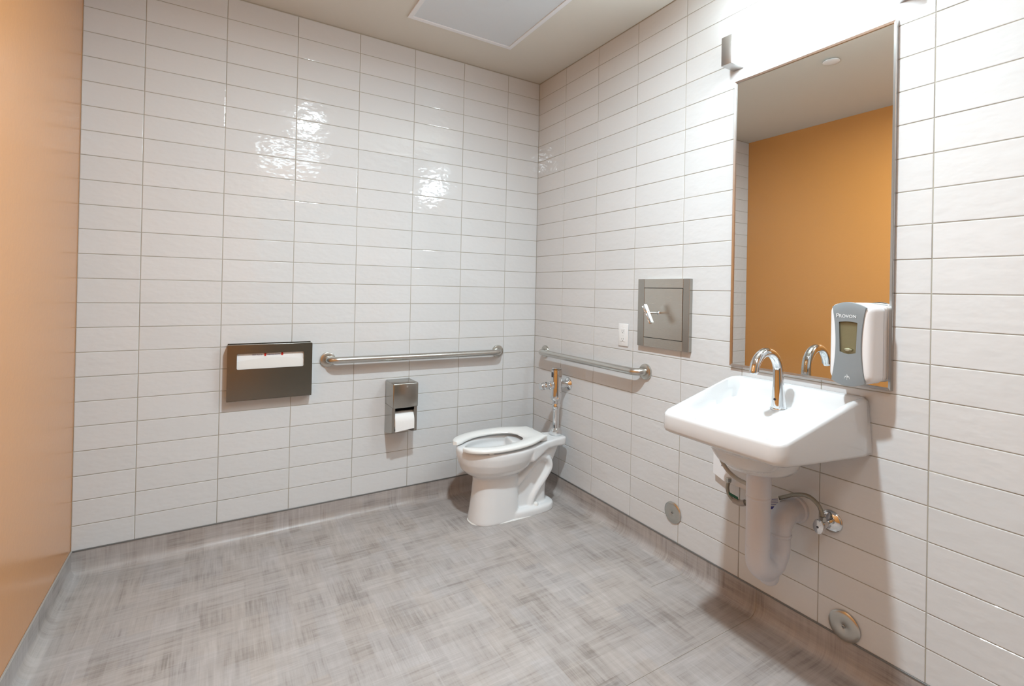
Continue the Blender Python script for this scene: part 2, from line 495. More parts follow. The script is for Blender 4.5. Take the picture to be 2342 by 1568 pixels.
# tiles: one object each, sharing a handful of meshes
G = 0.0026
def tile_mesh(w, h):
    me = bpy.data.meshes.new('tile')
    w2, h2, bv, t = (w - G) / 2, (h - G) / 2, 0.0016, GR
    v = []
    # outward is -y ; local origin at centre on the face plane
    for (a, b, y) in ((w2, h2, t), (w2, h2, 0.0009), (w2 - bv * .5, h2 - bv * .5, 0.0001), (w2 - bv * 1.6, h2 - bv * 1.6, -0.0002)):
        v += [(-a, y, -b), (a, y, -b), (a, y, b), (-a, y, b)]
    f = []
    for k in range(3):
        for i in range(4):
            j = (i + 1) % 4
            f.append((4 * k + i, 4 * k + j, 4 * k + 4 + j, 4 * k + 4 + i))
    f.append((12, 13, 14, 15))
    me.from_pydata(v, [], f)
    for p in me.polygons: p.use_smooth = False
    me.materials.append(M['tile'])
    return me
def lay_tiles(parent, first, length, back):
    edges = [0.0, first]
    while edges[-1] < length - 0.02: edges.append(min(edges[-1] + TW, length))
    cache = {}
    for a, b in zip(edges, edges[1:]):
        w = b - a; key = round(w, 4)
        if key not in cache: cache[key] = tile_mesh(w, TH)
        for r in range(NROW):
            t = bpy.data.objects.new('tile', cache[key])
            COL.objects.link(t); t.parent = parent
            c = (a + b) / 2; z = BASE + (r + .5) * TH
            e1, e2 = random.gauss(0, 0.0022), random.gauss(0, 0.0022)
            if back:
                t.location = (-c, 0, z); t.rotation_euler = (e1, 0, e2)
            else:
                t.location = (0, -c, z); t.rotation_euler = (e1, 0, -PI / 2 + e2)
lay_tiles(wall_back, B0, -XL, True)
lay_tiles(wall_right, R0w, -YF, False)

# ------------------------------------------------------------------ ceiling grille
g = root('ceiling_vent', ((PX0 + PX1) / 2, (PY0 + PY1) / 2, CEIL), 'square perforated white air grille set in the greige ceiling', 'vent')
zf = CEIL - 0.006
fb = bmesh.new(); w = 0.024
for a in ((PX0, PX1, PY0, PY0 + w), (PX0, PX1, PY1 - w, PY1), (PX0, PX0 + w, PY0 + w, PY1 - w), (PX1 - w, PX1, PY0 + w, PY1 - w)):
    box(*a, zf, CEIL + 0.002, .0012, 1, bm=fb)
obj('frame', fb, M['white_metal'], g)
obj('perforated_face', box(PX0 + w, PX1 - w, PY0 + w, PY1 - w, CEIL - .002, CEIL - .0012), M['perf'], g)
hb = bmesh.new()
q0, q1, r0, r1 = PX0 + .021, PX1 - .021, PY0 + .021, PY1 - .021
for a in ((q0, q0 + .002, r0, r1, CEIL, CEIL + .05), (q1 - .002, q1, r0, r1, CEIL, CEIL + .05), (q0, q1, r0, r0 + .002, CEIL, CEIL + .05), (q0, q1, r1 - .002, r1, CEIL, CEIL + .05)):
    box(*a, bm=hb)
# backing plate with the round duct opening
cxp, cyp = (PX0 + PX1) / 2, (PY0 + PY1) / 2
Rd = 0.10; NS = 48; inner, outer = [], []
for k in range(NS):
    a = 2 * PI * k / NS; c, s = math.cos(a), math.sin(a)
    inner.append(Vector((cxp + Rd * c, cyp + Rd * s, CEIL + .05)))
    q = 0.277 / max(abs(c), abs(s)); outer.append(Vector((cxp + q * c, cyp + q * s, CEIL + .05)))
loft([outer, inner], (False, False), hb)
obj('backing_box', hb, M['backing'], g)
obj('duct_collar', loft([inner, [p + Vector((0, 0, .15)) for p in inner]], (False, True)), M['duct'], g)

# concealed sprinkler plate that the mirror shows
sp = root('sprinkler_cover', (-1.227, -1.222, CEIL), 'small round white cover plate on the ceiling, seen in the mirror', 'cover')
obj('plate', lathe((-1.227, -1.222, CEIL - .0005), (0, 0, -1), [(0, .030), (.005, .030), (.006, .044), (.0075, .044), (.009, .040), (.0094, .010)], 40), mat('white_cover_plate', (.86, .86, .87), .35), sp, smooth=40)
def area_lamp(name, loc, size, power, col, parent=None):
    ld = bpy.data.lights.new(name, 'AREA'); ld.shape = 'DISK'; ld.size = size; ld.energy = power; ld.color = col
    o = bpy.data.objects.new(name, ld); COL.objects.link(o)
    if parent: o.parent = parent; o.location = Vector(loc) - ORG[parent.name]
    else: o.location = loc
    return o
dl = root('ceiling_light', (-1.17, -1.71, CEIL), 'small round recessed ceiling light in front of the sink, above the frame', 'light')
obj('trim_ring', lathe((-1.17, -1.71, CEIL), (0, 0, -1), [(0, .068), (.004, .068), (.006, .062), (.001, .056)], 40, caps=(True, False)), M['white_metal'], dl)
area_lamp('lamp', (-1.17, -1.71, CEIL - .002), .105, DOWN_POWER, (.795, .95, 1.03), dl)
fill_panel = root('ceiling_light', (-1.15, -2.95, CEIL), 'added square fill panel at the ceiling near the door, unseen behind the viewpoint', 'light')  # invented fill lamp with a frame, added only to brighten the room
fb = bmesh.new()
for a in ((-1.46, -.84, -3.26, -3.24), (-1.46, -.84, -2.66, -2.64), (-1.46, -1.44, -3.24, -2.66), (-.86, -.84, -3.24, -2.66)):
    box(*a, CEIL - .006, CEIL - .0002, bm=fb)
obj('frame', fb, M['white_metal'], fill_panel)
pl = area_lamp('lamp', (-1.15, -2.95, CEIL - .003), .57, FILL_POWER, (.795, .95, 1.03), fill_panel); pl.data.shape = 'SQUARE'

# ------------------------------------------------------------------ vanity light over the mirror
VY0, VY1, VZ0, VZ1, VD = -2.075, -1.452, 2.132, 2.246, 0.082
v = root('vanity_light', (0, (VY0 + VY1) / 2, VZ0), 'glowing white bar light with nickel end caps above the mirror', 'light')
obj('backplate', box(-.014, -.0005, VY0 + .05, VY1 - .05, VZ0 + .012, VZ1 - .012, .001, 1), M['nickel'], v)
for a, b in ((VY0, VY0 + .047), (VY1 - .047, VY1)):
    obj('end_cap', box(-VD, -.0005, a, b, VZ0, VZ1, .0018, 2), M['nickel'], v, smooth=40)
obj('diffuser', box(-VD + .004, -.014, VY0 + .0475, VY1 - .0475, VZ0 + .006, VZ1 - .006, .012, 4), M['glow'], v, smooth=40)

# ------------------------------------------------------------------ mirror
MY0, MY1, MZ0, MZ1 = -2.030, -1.466, 0.937, 2.082
mr = root('mirror', (0, (MY0 + MY1) / 2, MZ0), 'tall rectangular mirror in a thin stainless frame above the sink', 'mirror')
fw, fd = 0.0085, 0.015
fb = bmesh.new()
def mitre(pts, bm):
    """pts: outer corners (y,z) a->b and inner corners, extruded in x; profile sloped inwards"""
    (a, b, c, d) = pts
    rings = []
    for (p, q) in ((a, d), (b, c)):
        rings.append([(-.0005, p[0], p[1]), (-fd + .001, p[0], p[1]), (-fd, p[0] + (q[0] - p[0]) * .15, p[1] + (q[1] - p[1]) * .15), (-fd + .002, q[0], q[1]), (-.008, q[0], q[1])])
    loft(rings, (True, True), bm)
o1, o2, o3, o4 = (MY1, MZ0), (MY1, MZ1), (MY0, MZ1), (MY0, MZ0)
i1, i2, i3, i4 = (MY1 - fw, MZ0 + fw), (MY1 - fw, MZ1 - fw), (MY0 + fw, MZ1 - fw), (MY0 + fw, MZ0 + fw)
for p in ((o1, o2, i2, i1), (o2, o3, i3, i2), (o3, o4, i4, i3), (o4, o1, i1, i4)):
    b_ = bmesh.new(); mitre(p, b_); obj('frame_rail', b_, M['frame'], mr)
obj('glass', box(-.0095, -.001, MY0 + .004, MY1 - .004, MZ0 + .004, MZ1 - .004), M['mirror'], mr)

# ------------------------------------------------------------------ sink
SX, SYC = -0.462, -1.735
def zr(x): return interp([(-0.47, .814), (-0.44, .818), (-0.10, .897), (-0.06, .904), (0, .904)], x)      # rim height
def zb(x): return interp([(-0.47, .750), (-0.30, .738), (0, .720)], x)
def yhalf(x): return interp([(-0.47, .216), (-0.30, .236), (-.02, .244), (0, .246)], x)
def rounded_outline(inset=0.0, wall=0.0, flare=0.0, N=120):
    """plan outline of the basin, clockwise angles; flat at the wall"""
    pts = []
    x0 = SX + inset; x1 = -wall
    front_c = 0.035 - inset * .5
    corners = []
    yb = yhalf(-.02) - inset + flare; yf = yhalf(x0) - inset
    poly = [(x1, yb), (x0 + .02, yhalf(x0 + .02) - inset + flare * .2), (x0, yf - .02), (x0 - 0.004, 0), (x0, -yf + .02), (x0 + .02, -(yhalf(x0 + .02) - inset + flare * .2)), (x1, -yb)]
    c = Vector((-.23, 0))
    dense = []
    for (a, b) in zip(poly, poly[1:] + poly[:1]):
        for k in range(60):
            t = k / 60; dense.append(Vector((a[0] + (b[0] - a[0]) * t, a[1] + (b[1] - a[1]) * t)))
    # smooth corners by moving average, but keep the wall edge straight
    n = len(dense); k = 6
    sm = []
    for i in range(n):
        if dense[i].x > x1 - .004: sm.append(dense[i]); continue
        s = Vector((0, 0))
        for j in range(-k, k + 1): s += dense[(i + j) % n]
        sm.append(s / (2 * k + 1))
    out = []
    angs = [(math.atan2(p.y - c.y, p.x - c.x), (p - c).length) for p in sm]
    angs.sort()
    for i in range(N):
        a = -PI + 2 * PI * (i + .5) / N
        # interpolate radius
        lo = None
        for q in range(len(angs)):
            if angs[q][0] >= a: break
        p1 = angs[q % len(angs)]; p0 = angs[q - 1]
        da = (p1[0] - p0[0]) or 1e-6
        if abs(da) > 1: r = p0[1]
        else: r = p0[1] + (p1[1] - p0[1]) * (a - p0[0]) / da
        out.append((c.x + r * math.cos(a), c.y + r * math.sin(a)))
    return out
def ell(cx_, ax, ay, z, N=120):
    return [Vector((cx_ + ax * math.cos(-PI + 2 * PI * (i + .5) / N), SYC + ay * math.sin(-PI + 2 * PI * (i + .5) / N), z)) for i in range(N)]
def ring(o, zf_): return [Vector((x, SYC + y, zf_(x) if callable(zf_) else zf_)) for x, y in o]
def plate(x, y):
    # inner surface: faucet deck and basin
    deck = interp([(-.40, .802), (-.17, .816), (-.10, .828), (-.045, .832), (-.03, .86), (-.018, .890), (0, .892)], x)
    e = math.sqrt(((x + .292) / .132) ** 2 + (y / .190) ** 2)
    bowl = .125 * (1 - smoothstep(0.45, 1.0, e)) + .012 * (1 - smoothstep(.85, 1.08, e))
    return deck - bowl
rings = []
rings.append(ell(-.225, .040, .040, .643))
rings.append(ell(-.225, .080, .080, .645))
rings.append(ell(-.226, .106, .106, .653))
rings.append(ell(-.228, .121, .122, .670))
rings.append(ell(-.232, .128, .130, .692))
rings.append(ell(-.238, .140, .144, .712))
o_full = rounded_outline(0, 0.0006, .004)
_e = ell(-.238, .14, .144, .712)
_o = ring(rounded_outline(.014, 0.0006, .004), lambda x: zb(x) - .001)
for t in (.12, .28, .46, .64, .82):
    q = t ** .8
    rings.append([Vector((a.x + (b.x - a.x) * t, a.y + (b.y - a.y) * t, a.z + (b.z - a.z) * q)) for a, b in zip(_e, _o)])
rings.append(ring(rounded_outline(.014, 0.0006, .004), lambda x: zb(x) - .001))
rings.append(ring(rounded_outline(.003, 0.0006, .004), lambda x: zb(x) + .005))
rings.append(ring(o_full, lambda x: zb(x) + .014))
o_top = rounded_outline(0, 0.0006, -.006)
rings.append([a.lerp(b, .5) for a, b in zip(ring(o_full, lambda x: zb(x)), ring(o_top, lambda x: zr(x)))])
rings.append(ring(o_top, lambda x: zr(x) - .013))
rings.append(ring(rounded_outline(.0015, 0.0006, -.006), lambda x: zr(x) - .006))
rings.append(ring(rounded_outline(.006, 0.0006, -.006), lambda x: zr(x) - .0012))
rings.append(ring(rounded_outline(.012, 0.0015, -.006), lambda x: zr(x)))
rim_o = rounded_outline(.012, 0.0015, -.006)
cc = Vector((-.292, 0))
for k in range(1, 34):
    t = k / 34
    pr = []
    for (x, y) in rim_o:
        xx, yy = x + (cc.x - x) * t, y + (cc.y - y) * t
        d = min(0.25, t * math.hypot(x - cc.x, y - cc.y))
        f = smoothstep(.006, .030, d)
        pr.append(Vector((xx, SYC + yy, zr(x) * (1 - f) + plate(xx, yy) * f)))
    rings.append(pr)
sk = root('wall_sink', (0, SYC, zb(0)), 'white porcelain wall-hung sink with a raised back ledge under the mirror', 'sink')
obj('basin', loft(rings, (True, True)), M['porcelain'], sk, smooth=60)
obj('drain_strainer', lathe((-.292, SYC, .678), (0, 0, 1), [(0, .030), (.003, .030), (.0045, .024), (.003, .014), (.001, .004)], 32), M['chrome'], sk, smooth=50)

# faucet: one gooseneck sweep from a flared base
FY = SYC + .013
fa = root('faucet', (-.094, FY, .828), 'polished chrome gooseneck sensor faucet on the sink deck', 'faucet')
path, rad = [], []
for t in [0, .02, .06, .12, .2, .35, .5, .7, .85, 1.0]:
    path.append((-.094 - .006 * t, FY, .8255 + t * .132)); rad.append(interp([(0, .0255), (.06, .0250), (.3, .0215), (.7, .0180), (1, .0168)], t))
for k in range(1, 19):
    a = k / 18 * math.radians(172)
    path.append((-.100 - .0705 * (1 - math.cos(a)), FY, .9575 + .0705 * math.sin(a))); rad.append(interp([(0, .0168), (18, .0155)], k))
obj('spout', tube(path, rad, 32), M['chrome'], fa, smooth=60)
e = Vector(path[-1]); dv = (e - Vector(path[-2])).normalized()
obj('aerator', lathe(e - dv * .002, dv, [(0, .0125), (.009, .0125), (.0105, .011), (.009, .007)], 24), M['chrome'], fa, smooth=50)
obj('base_ring', lathe((-.094, FY, .8268), (0, 0, 1), [(0, .0275), (.003, .0275), (.0042, .0262)], 40), M['chrome'], fa, smooth=50)
obj('sensor_eye', lathe((-.094 - .0228, FY, .862), (-1, 0, .12), [(0, .0045), (.0014, .0045), (.002, .003)], 20), M['darkplastic'], fa, smooth=50)

# ------------------------------------------------------------------ plumbing under the sink
tp = root('drain_pipe', (-.222, SYC, .29), 'white vinyl-wrapped drain trap hanging below the sink', 'pipe')
px = -.222
obj('tailpiece', tube([(px, SYC, .644), (px, SYC, .600), (px, SYC, .56), (px, SYC, .55), (px, SYC, .36)], [.0365, .0385, .0390, .0375, .038], 32), M['wrap'], tp, smooth=50)
pa = [(px, SYC, .385), (px, SYC, .36)]
for k in range(1, 17):
    a = k / 16 * PI
    pa.append((px + .062 * (1 - math.cos(a)), SYC - .004 * k / 16, .352 - .056 * math.sin(a)))
pa += [(px + .124, SYC - .004, .385), (px + .124, SYC - .004, .40)]
obj('trap_bend', tube(pa, [.0385] * 3 + [.040] * 6 + [.036] * 4 + [.033] * (len(pa) - 13), 28), M['wrap'], tp, smooth=60)
obj('cleanout_nub', lathe((px + .062, SYC - .002, .262), (0.08, 0, -1), [(-.02, .034), (0, .032), (.012, .026), (.018, .018)], 28), M['wrap'], tp, smooth=50)
pb = [(px + .124, SYC - .004, .392), (px + .124, SYC - .004, .42)]
for k in range(1, 11):
    a = k / 10 * PI / 2
    pb.append((px + .124 + .05 * (1 - math.cos(a)), SYC - .004, .425 + .038 * math.sin(a)))
pb += [(-.03, SYC - .004, .463), (-.004, SYC - .004, .463)]
obj('wall_arm', tube(pb, [.034] * 2 + [.038] * 8 + [.040] * 4, 28), M['wrap'], tp, smooth=60)
obj('wrap_seam', lathe((px + .124, SYC - .004, .395), (0, 0, 1), [(-.003, .0345), (0, .0365), (.004, .0365), (.007, .0345)], 28, caps=(False, False)), M['wrap'], tp, smooth=50)
obj('wrap_seam', lathe((px, SYC, .548), (0, 0, 1), [(-.004, .0375), (0, .0395), (.004, .0395), (.008, .0375)], 28, caps=(False, False)), M['wrap'], tp, smooth=50)
obj('wall_collar', lathe((-.0005, SYC - .004, .463), (-1, 0, 0), [(0, .046), (.012, .046), (.016, .041)], 28), M['wrap'], tp, smooth=50)
obj('side_knob', lathe((-.165, SYC + .03, .500), (-.3, 1, 0), [(-.02, .022), (.02, .024), (.034, .018), (.038, .010)], 28), M['wrap'], tp, smooth=50)

# control box and hoses against the wall
cbx = root('control_box', (0, -1.50, .55), 'white faucet control box on the tiles under the left of the sink', 'box')
bm = bmesh.new()
poly = [(-1.405, .70), (-1.405, .487), (-1.455, .470), (-1.56, .468), (-1.56, .70)]
loft([[Vector((-.0005, y, z)) for y, z in poly], [Vector((-.022, y, z)) for y, z in poly]], (True, True), bm)
obj('cover', bm, M['plastic'], cbx)
obj('dial', lathe((-.022, -1.546, .578), (-1, 0, 0), [(0, .032), (.014, .032), (.017, .028)], 32), M['plastic'], cbx, smooth=40)
obj('dial_screw', lathe((-.039, -1.546, .578), (-1, 0, 0), [(0, .0065), (.001, .0065)], 16), M['darkplastic'], cbx)
obj('screw_hole', lathe((-.0222, -1.447, .530), (-1, 0, 0), [(0, .0035), (.0004, .0035)], 12), M['dark'], cbx)
sh = root('supply_hose', (-.06, -1.60, .49), 'grey braided supply hose looping from the wall valve under the sink', 'hose')
h1 = spline([(-.05, -1.8535, .4925), (-.05, -1.852, .500), (-.053, -1.842, .525), (-.058, -1.812, .545), (-.06, -1.770, .536), (-.06, -1.715, .505), (-.06, -1.66, .478), (-.06, -1.60, .45), (-.06, -1.562, .428), (-.06, -1.530, .426), (-.058, -1.507, .440), (-.055, -1.497, .462), (-.05, -1.4975, .486)], 8)
obj('hose', tube(h1, .0068, 14), M['hose'], sh, smooth=60)
obj('hose_nut', lathe((-.05, -1.4975, .484), (0, 0, 1), [(0, .010), (.004, .0125), (.015, .0125), (.018, .010)], 6), M['satin'], sh)
obj('clear_sleeve', tube(spline([(-.0595, -1.578, .436), (-.06, -1.558, .427), (-.06, -1.53, .427)], 6), .0115, 16), mat('cloudy_sleeve', (.36, .33, .31), .3), sh, smooth=60)
sh2 = root('faucet_hose', (-.07, -1.53, .53), 'thicker beige hose curving down from the sink past the control box', 'hose')
obj('hose', tube(spline([(-.12, -1.490, .665), (-.085, -1.478, .60), (-.07, -1.485, .56), (-.066, -1.510, .532), (-.066, -1.55, .516), (-.08, -1.61, .520), (-.10, -1.66, .545)], 8), .0078, 14), mat('beige_hose', (.42, .39, .34), .45), sh2, smooth=60)
t1 = root('blue_label_tag', (-.062, -1.70, .475), 'paper tag with a blue stripe wrapped on the supply hose', 'tag')
def quad(pts, th=(0.0006, 0, 0)):
    bm = bmesh.new(); loft([[Vector(p) for p in pts], [Vector(p) + Vector(th) for p in pts]], (True, True), bm); return bm
obj('paper', quad([(-.070, -1.665, .492), (-.070, -1.712, .512), (-.070, -1.727, .472), (-.070, -1.676, .452)]), M['tag'], t1)
obj('stripe', quad([(-.0708, -1.6765, .4615), (-.0708, -1.7235, .4805), (-.0708, -1.727, .472), (-.0708, -1.6785, .4525)]), M['tagblue'], t1)
for k in range(4):
    dz = -.0065 * k
    obj('print_line', quad([(-.0708, -1.672, .486 + dz), (-.0708, -1.712, .502 + dz), (-.0708, -1.7125, .5005 + dz), (-.0708, -1.6725, .4845 + dz)]), M['blueink'], t1)
t2 = root('green_label_tag', (-.06, -1.53, .45), 'small dark green tag on the hose left of the drain', 'tag')
obj('paper', quad([(-.074, -1.516, .458), (-.074, -1.556, .452), (-.074, -1.558, .441), (-.074, -1.518, .447)]), M['green'], t2)

st = root('stop_valve', (0, -1.860, .47), 'chrome stop valve with oval handle on the wall right of the trap', 'valve')
obj('escutcheon', lathe((-.0005, -1.857, .466), (-1, 0, 0), [(0, .038), (.002, .038), (.008, .032), (.012, .020), (.013, .012)], 40), M['chrome'], st, smooth=50)
obj('body', lathe((-.010, -1.857, .466), (-1, 0, 0), [(0, .009), (.026, .009), (.027, .013), (.052, .013), (.053, .009), (.062, .008)], 24), M['chrome'], st, smooth=40)
obj('outlet_nut', lathe((-.050, -1.8545, .466), (0, 0, 1), [(.006, .009), (.012, .009), (.0125, .0115), (.024, .0115), (.026, .008)], 6), M['satin'], st)
hb = lathe((-.073, -1.857, .466), (-1, 0, 0), [(0, .006), (.002, .022), (.006, .0245), (.011, .022), (.0125, .006)], 36)
for vtx in hb.verts: vtx.co.y = -1.857 + (vtx.co.y + 1.857) * .72
hb_o = obj('handle', hb, M['chrome'], st, smooth=50)
obj('handle_screw', lathe((-.0853, -1.857, .466), (-1, 0, 0), [(0, .004), (.0012, .0035)], 16), M['darkplastic'], st)

# ------------------------------------------------------------------ clean-out covers
for i, (y, z, r, lb) in enumerate(((-1.180, .230, .0475, 'smaller round stainless clean-out cover low on the wall left of the sink'),
                                   (-1.905, .1425, .0485, 'round stainless clean-out cover on the cove base below the sink'))):
    c = root('cleanout_cover', (0, y, z), lb, 'cover')
    obj('plate', lathe((-.0022 if i == 0 else -.0045, y, z), (-1, 0, 0), [(0, r), (.0012, r), (.004, r - .004), (.0052, r - .010), (.0055, .008), (.0045, .006)], 48), M['satin'], c, smooth=30)
    obj('screw', lathe((-.0070 if i == 0 else -.0093, y, z), (-1, 0, 0), [(0, .0058), (.0010, .0055), (.0014, .0040)], 20), M['steel_z'], c, smooth=40)
    obj('screw_slot', box(-.0090 if i == 0 else -.0113, -.0078 if i == 0 else -.0101, y - .0042, y + .0042, z - .0006, z + .0006), M['dark'], c)

# ------------------------------------------------------------------ grab bars
def grab(name, a, b, n, label):
    """a,b: wall points of the flanges; n: direction out of the wall"""
    a, b, n = Vector(a), Vector(b), Vector(n); d = (b - a).normalized(); off = .057; rb = .048
    t = root(name, tuple((a + b) / 2), label, 'grab bar', 'stainless grab bars by the toilet')
    path = [a + n * .003, a + n * (off - rb)]
    for k in range(1, 9):
        q = k / 8 * PI / 2; path.append(a + n * (off - rb + rb * math.sin(q)) + d * rb * (1 - math.cos(q)))
    for k in range(0, 9):
        q = k / 8 * PI / 2; path.append(b + n * (off - rb + rb * math.cos(q)) - d * rb * (1 - math.sin(q)))
    path += [b + n * (off - rb), b + n * .003]
    m = M['rail']
    obj('rail', tube(path, .0178, 28), m, t, smooth=60)
    for p in (a, b):
        obj('flange', lathe(p + n * .0006, n, [(0, .0385), (.006, .0385), (.010, .0365), (.0115, .033), (.012, .0185)], 48), M['satin'], t, smooth=35)
    return t
M['rail'] = mat('peened_stainless', (0.58, 0.565, 0.53), 0.27, 1.0)
grab('grab_bar', (-1.284, 0, .843), (-.279, 0, .838), (0, -1, 0), 'long stainless grab bar on the back wall above the tissue dispenser')
grab('grab_bar', (0, -.132, .838), (0, -.997, .840), (-1, 0, 0), 'stainless grab bar on the right wall above the flush valve')

# ------------------------------------------------------------------ toilet tissue dispenser
D = root('tissue_dispenser', (-.908, 0, .42), 'stainless toilet tissue dispenser on the back wall left of the toilet', 'dispenser')
x0, x1, zt = -.980, -.842, .714
hd = box(x0, x1, -.150, -.0005, .583, zt, .006, 3)
obj('door', hd, M['steel_z'], D, smooth=40)
for a, b in ((x0 + .0005, x0 + .017), (x1 - .017, x1 - .0005)):
    bm = bmesh.new()
    py = [(-.0005, .585), (-.134, .585), (-.134, .455), (-.128, .448), (-.0005, .424)]
    loft([[Vector((a, y, z)) for y, z in py], [Vector((b, y, z)) for y, z in py]], (True, True), bm)
    obj('side_panel', bm, M['steel_z'], D)
obj('back_panel', box(x0 + .017, x1 - .017, -.022, -.0006, .426, .584), M['dark'], D)  # black colour stands in for the shade inside the dispenser
obj('lock', lathe((-.905, -.150, .697), (0, -1, 0), [(0, .0055), (.0015, .005), (.002, .0035)], 20), M['chrome'], D, smooth=40)
RL = root('tissue_roll', (-.911, -.092, .505), 'white toilet paper roll in the stainless dispenser', 'toilet paper')
rb_ = bmesh.new()
ra = .047
obj('roll', lathe((-.964, -.096, .508), (1, 0, 0), [(.0, .018), (0, ra - .002), (.002, ra), (.103, ra), (.105, ra - .002), (.105, .018)], 48, caps=(True, True)), M['paper'], RL, smooth=40)
sheet = [(-.096 - (ra + .0008) * math.sin(a), .508 + (ra + .0008) * math.cos(a)) for a in [k / 10 * PI / 2 for k in range(0, 11)]] + [(-.1440, .49), (-.1438, .463)]
bm = bmesh.new()
vs = [[bm.verts.new((-.9635, y, z + (-.006 if i == len(sheet) - 1 else 0))), bm.verts.new((-.8595, y, z + (.004 if i == len(sheet) - 1 else 0)))] for i, (y, z) in enumerate(sheet)]
for a, b in zip(vs, vs[1:]): bm.faces.new((a[0], a[1], b[1], b[0]))
obj('loose_sheet', bm, M['paper'], RL, smooth=60)

# ------------------------------------------------------------------ seat-cover dispenser
SC = root('seat_cover_dispenser', (-1.55, 0, .67), 'wide stainless toilet seat cover dispenser with red arrows on the back wall', 'dispenser')
a0, a1, f_, zt, zb_ = -1.733, -1.366, -.052, .939, .679
# front sheet with its slot
ox0, ox1, oz0, oz1 = -1.694, -1.405, .824, .897
bm = bmesh.new()
def rrect(x0, x1, z0, z1, r, n=6):
    out = []
    for (cx_, cz_, s) in ((x1 - r, z1 - r, 0), (x0 + r, z1 - r, 1), (x0 + r, z0 + r, 2), (x1 - r, z0 + r, 3)):
        for k in range(n + 1):
            a = PI / 2 * s + PI / 2 * k / n; out.append((cx_ + r * math.cos(a), cz_ + r * math.sin(a)))
    return out
NSC = 120
def by_angle(poly, cx_, cz_, angs):
    out = []
    for a in angs:
        d = Vector((math.cos(a), math.sin(a))); best = None
        for p, q in zip(poly, poly[1:] + poly[:1]):
            p_ = Vector(p) - Vector((cx_, cz_)); e_ = Vector(q) - Vector(p)
            den = d.x * e_.y - d.y * e_.x
            if abs(den) < 1e-12: continue
            t = (p_.x * e_.y - p_.y * e_.x) / den; s = (p_.x * d.y - p_.y * d.x) / den
            if t > 0 and -1e-6 <= s <= 1 + 1e-6 and (best is None or t > best): best = t
        out.append((cx_ + d.x * best, cz_ + d.y * best))
    return out
ccx, ccz = (ox0 + ox1) / 2, (oz0 + oz1) / 2
base_angs = sorted(set([2 * PI * k / NSC for k in range(NSC)] + [math.atan2(z - ccz, x - ccx) % (2 * PI) for x, z in rrect(a0, a1, zb_, zt, .006)] + [math.atan2(z - ccz, x - ccx) % (2 * PI) for x, z in rrect(ox0, ox1, oz0, oz1, .006)]))
outer = by_angle(rrect(a0, a1, zb_, zt, .006), ccx, ccz, base_angs)
inner = by_angle(rrect(ox0, ox1, oz0, oz1, .006), ccx, ccz, base_angs)
R_ = lambda P, y: [Vector((x, y, z)) for x, z in P]
loft([R_(inner, f_ + .0012), R_(inner, f_), R_(outer, f_), R_(outer, f_ + .004)], (False, False), bm)
loft([R_(inner, f_ + .0012), R_(by_angle(rrect(a0 + .0012, a1 - .0012, zb_ + .0012, zt - .0012, .005), ccx, ccz, base_angs), f_ + .0012)], (False, False), bm)
obj('front_panel', bm, M['steel_x'], SC, smooth=40)
for a, b in ((a0, a0 + .0012), (a1 - .0012, a1)):
    obj('side_panel', box(a, b, f_ + .003, -.0006, zb_ - .004, zt - .002), M['steel_z'], SC)
obj('top_lip_highlight', box(a0 + .001, a1 - .001, f_ + .0008, f_ + .012, zt - .0035, zt + .0012, .002, 3), M['steel_y'], SC, smooth=40)  # brighter steel stands in for the highlight along the top edge
obj('bottom_panel', box(a0, a1, f_ + .004, -.0006, zb_ - .004, zb_ - .0012), M['steel_x'], SC)
obj('top_panel', box(a0, a1, f_ + .022, -.0006, zt - .012, zt - .010), M['steel_x'], SC)
obj('back_panel', box(a0 + .002, a1 - .002, -.003, -.0006, zb_, zt + .003), M['steel_x'], SC)
pk = root('seat_cover_pack', (-1.55, -.03, .69), 'pack of white paper toilet seat covers behind the dispenser slot', 'paper')
# envelope front with wavy top edge, then the cover sheets
def wavy(y, top, z0, x0_, x1_, th):
    n = 40; P = []
    for k in range(n + 1):
        x = x0_ + (x1_ - x0_) * k / n; P.append((x, top(k / n)))
    bm = bmesh.new()
    loft([[Vector((x, y, z)) for x, z in P], [Vector((x, y, z0)) for x, _ in P]], (False, False), bm, wrap=False)
    return bm
obj('envelope', wavy(f_ + .010, lambda t: .906 - .006 * math.sin(PI * min(1, t / .75)) if t < .75 else .912, .69, a0 + .006, a1 - .006, 0), M['paper'], pk, smooth=60)
obj('cover_sheets', wavy(f_ + .0055, lambda t: .8735 - .020 * (2 * t - 1) ** 2 - .006 * (t < .06) + .003 * math.exp(-((t - .42) / .05) ** 2), .70, a0 + .010, a1 - .010, 0), mat('cover_paper', (.76, .75, .73), .9), pk, smooth=60)
def arrow(x, z, up, s=.0072):
    P = [(-.55, 0), (-.55, -1.2), (.55, -1.2), (.55, 0), (1.1, 0), (0, .95), (-1.1, 0)]
    P = [(px_ * s, (pz if up else -pz) * s) for px_, pz in P]
    bm = bmesh.new()
    loft([[Vector((x + a, f_ + .0092, z + b)) for a, b in P], [Vector((x + a, f_ + .0086, z + b)) for a, b in P]], (True, True), bm)
    return bm
obj('red_arrow', arrow(-1.5755, .8905, True), M['red'], pk)
obj('red_arrow', arrow(-1.502, .8885, False), M['red'], pk)
text_mesh('FIRST, PULL UP', .0066, on_back(-1.609, f_ + .0088, .889), parent=pk, m=M['blueink'])
text_mesh('THEN PULL DOWN', .0066, on_back(-1.540, f_ + .0088, .888), parent=pk, m=M['blueink'])

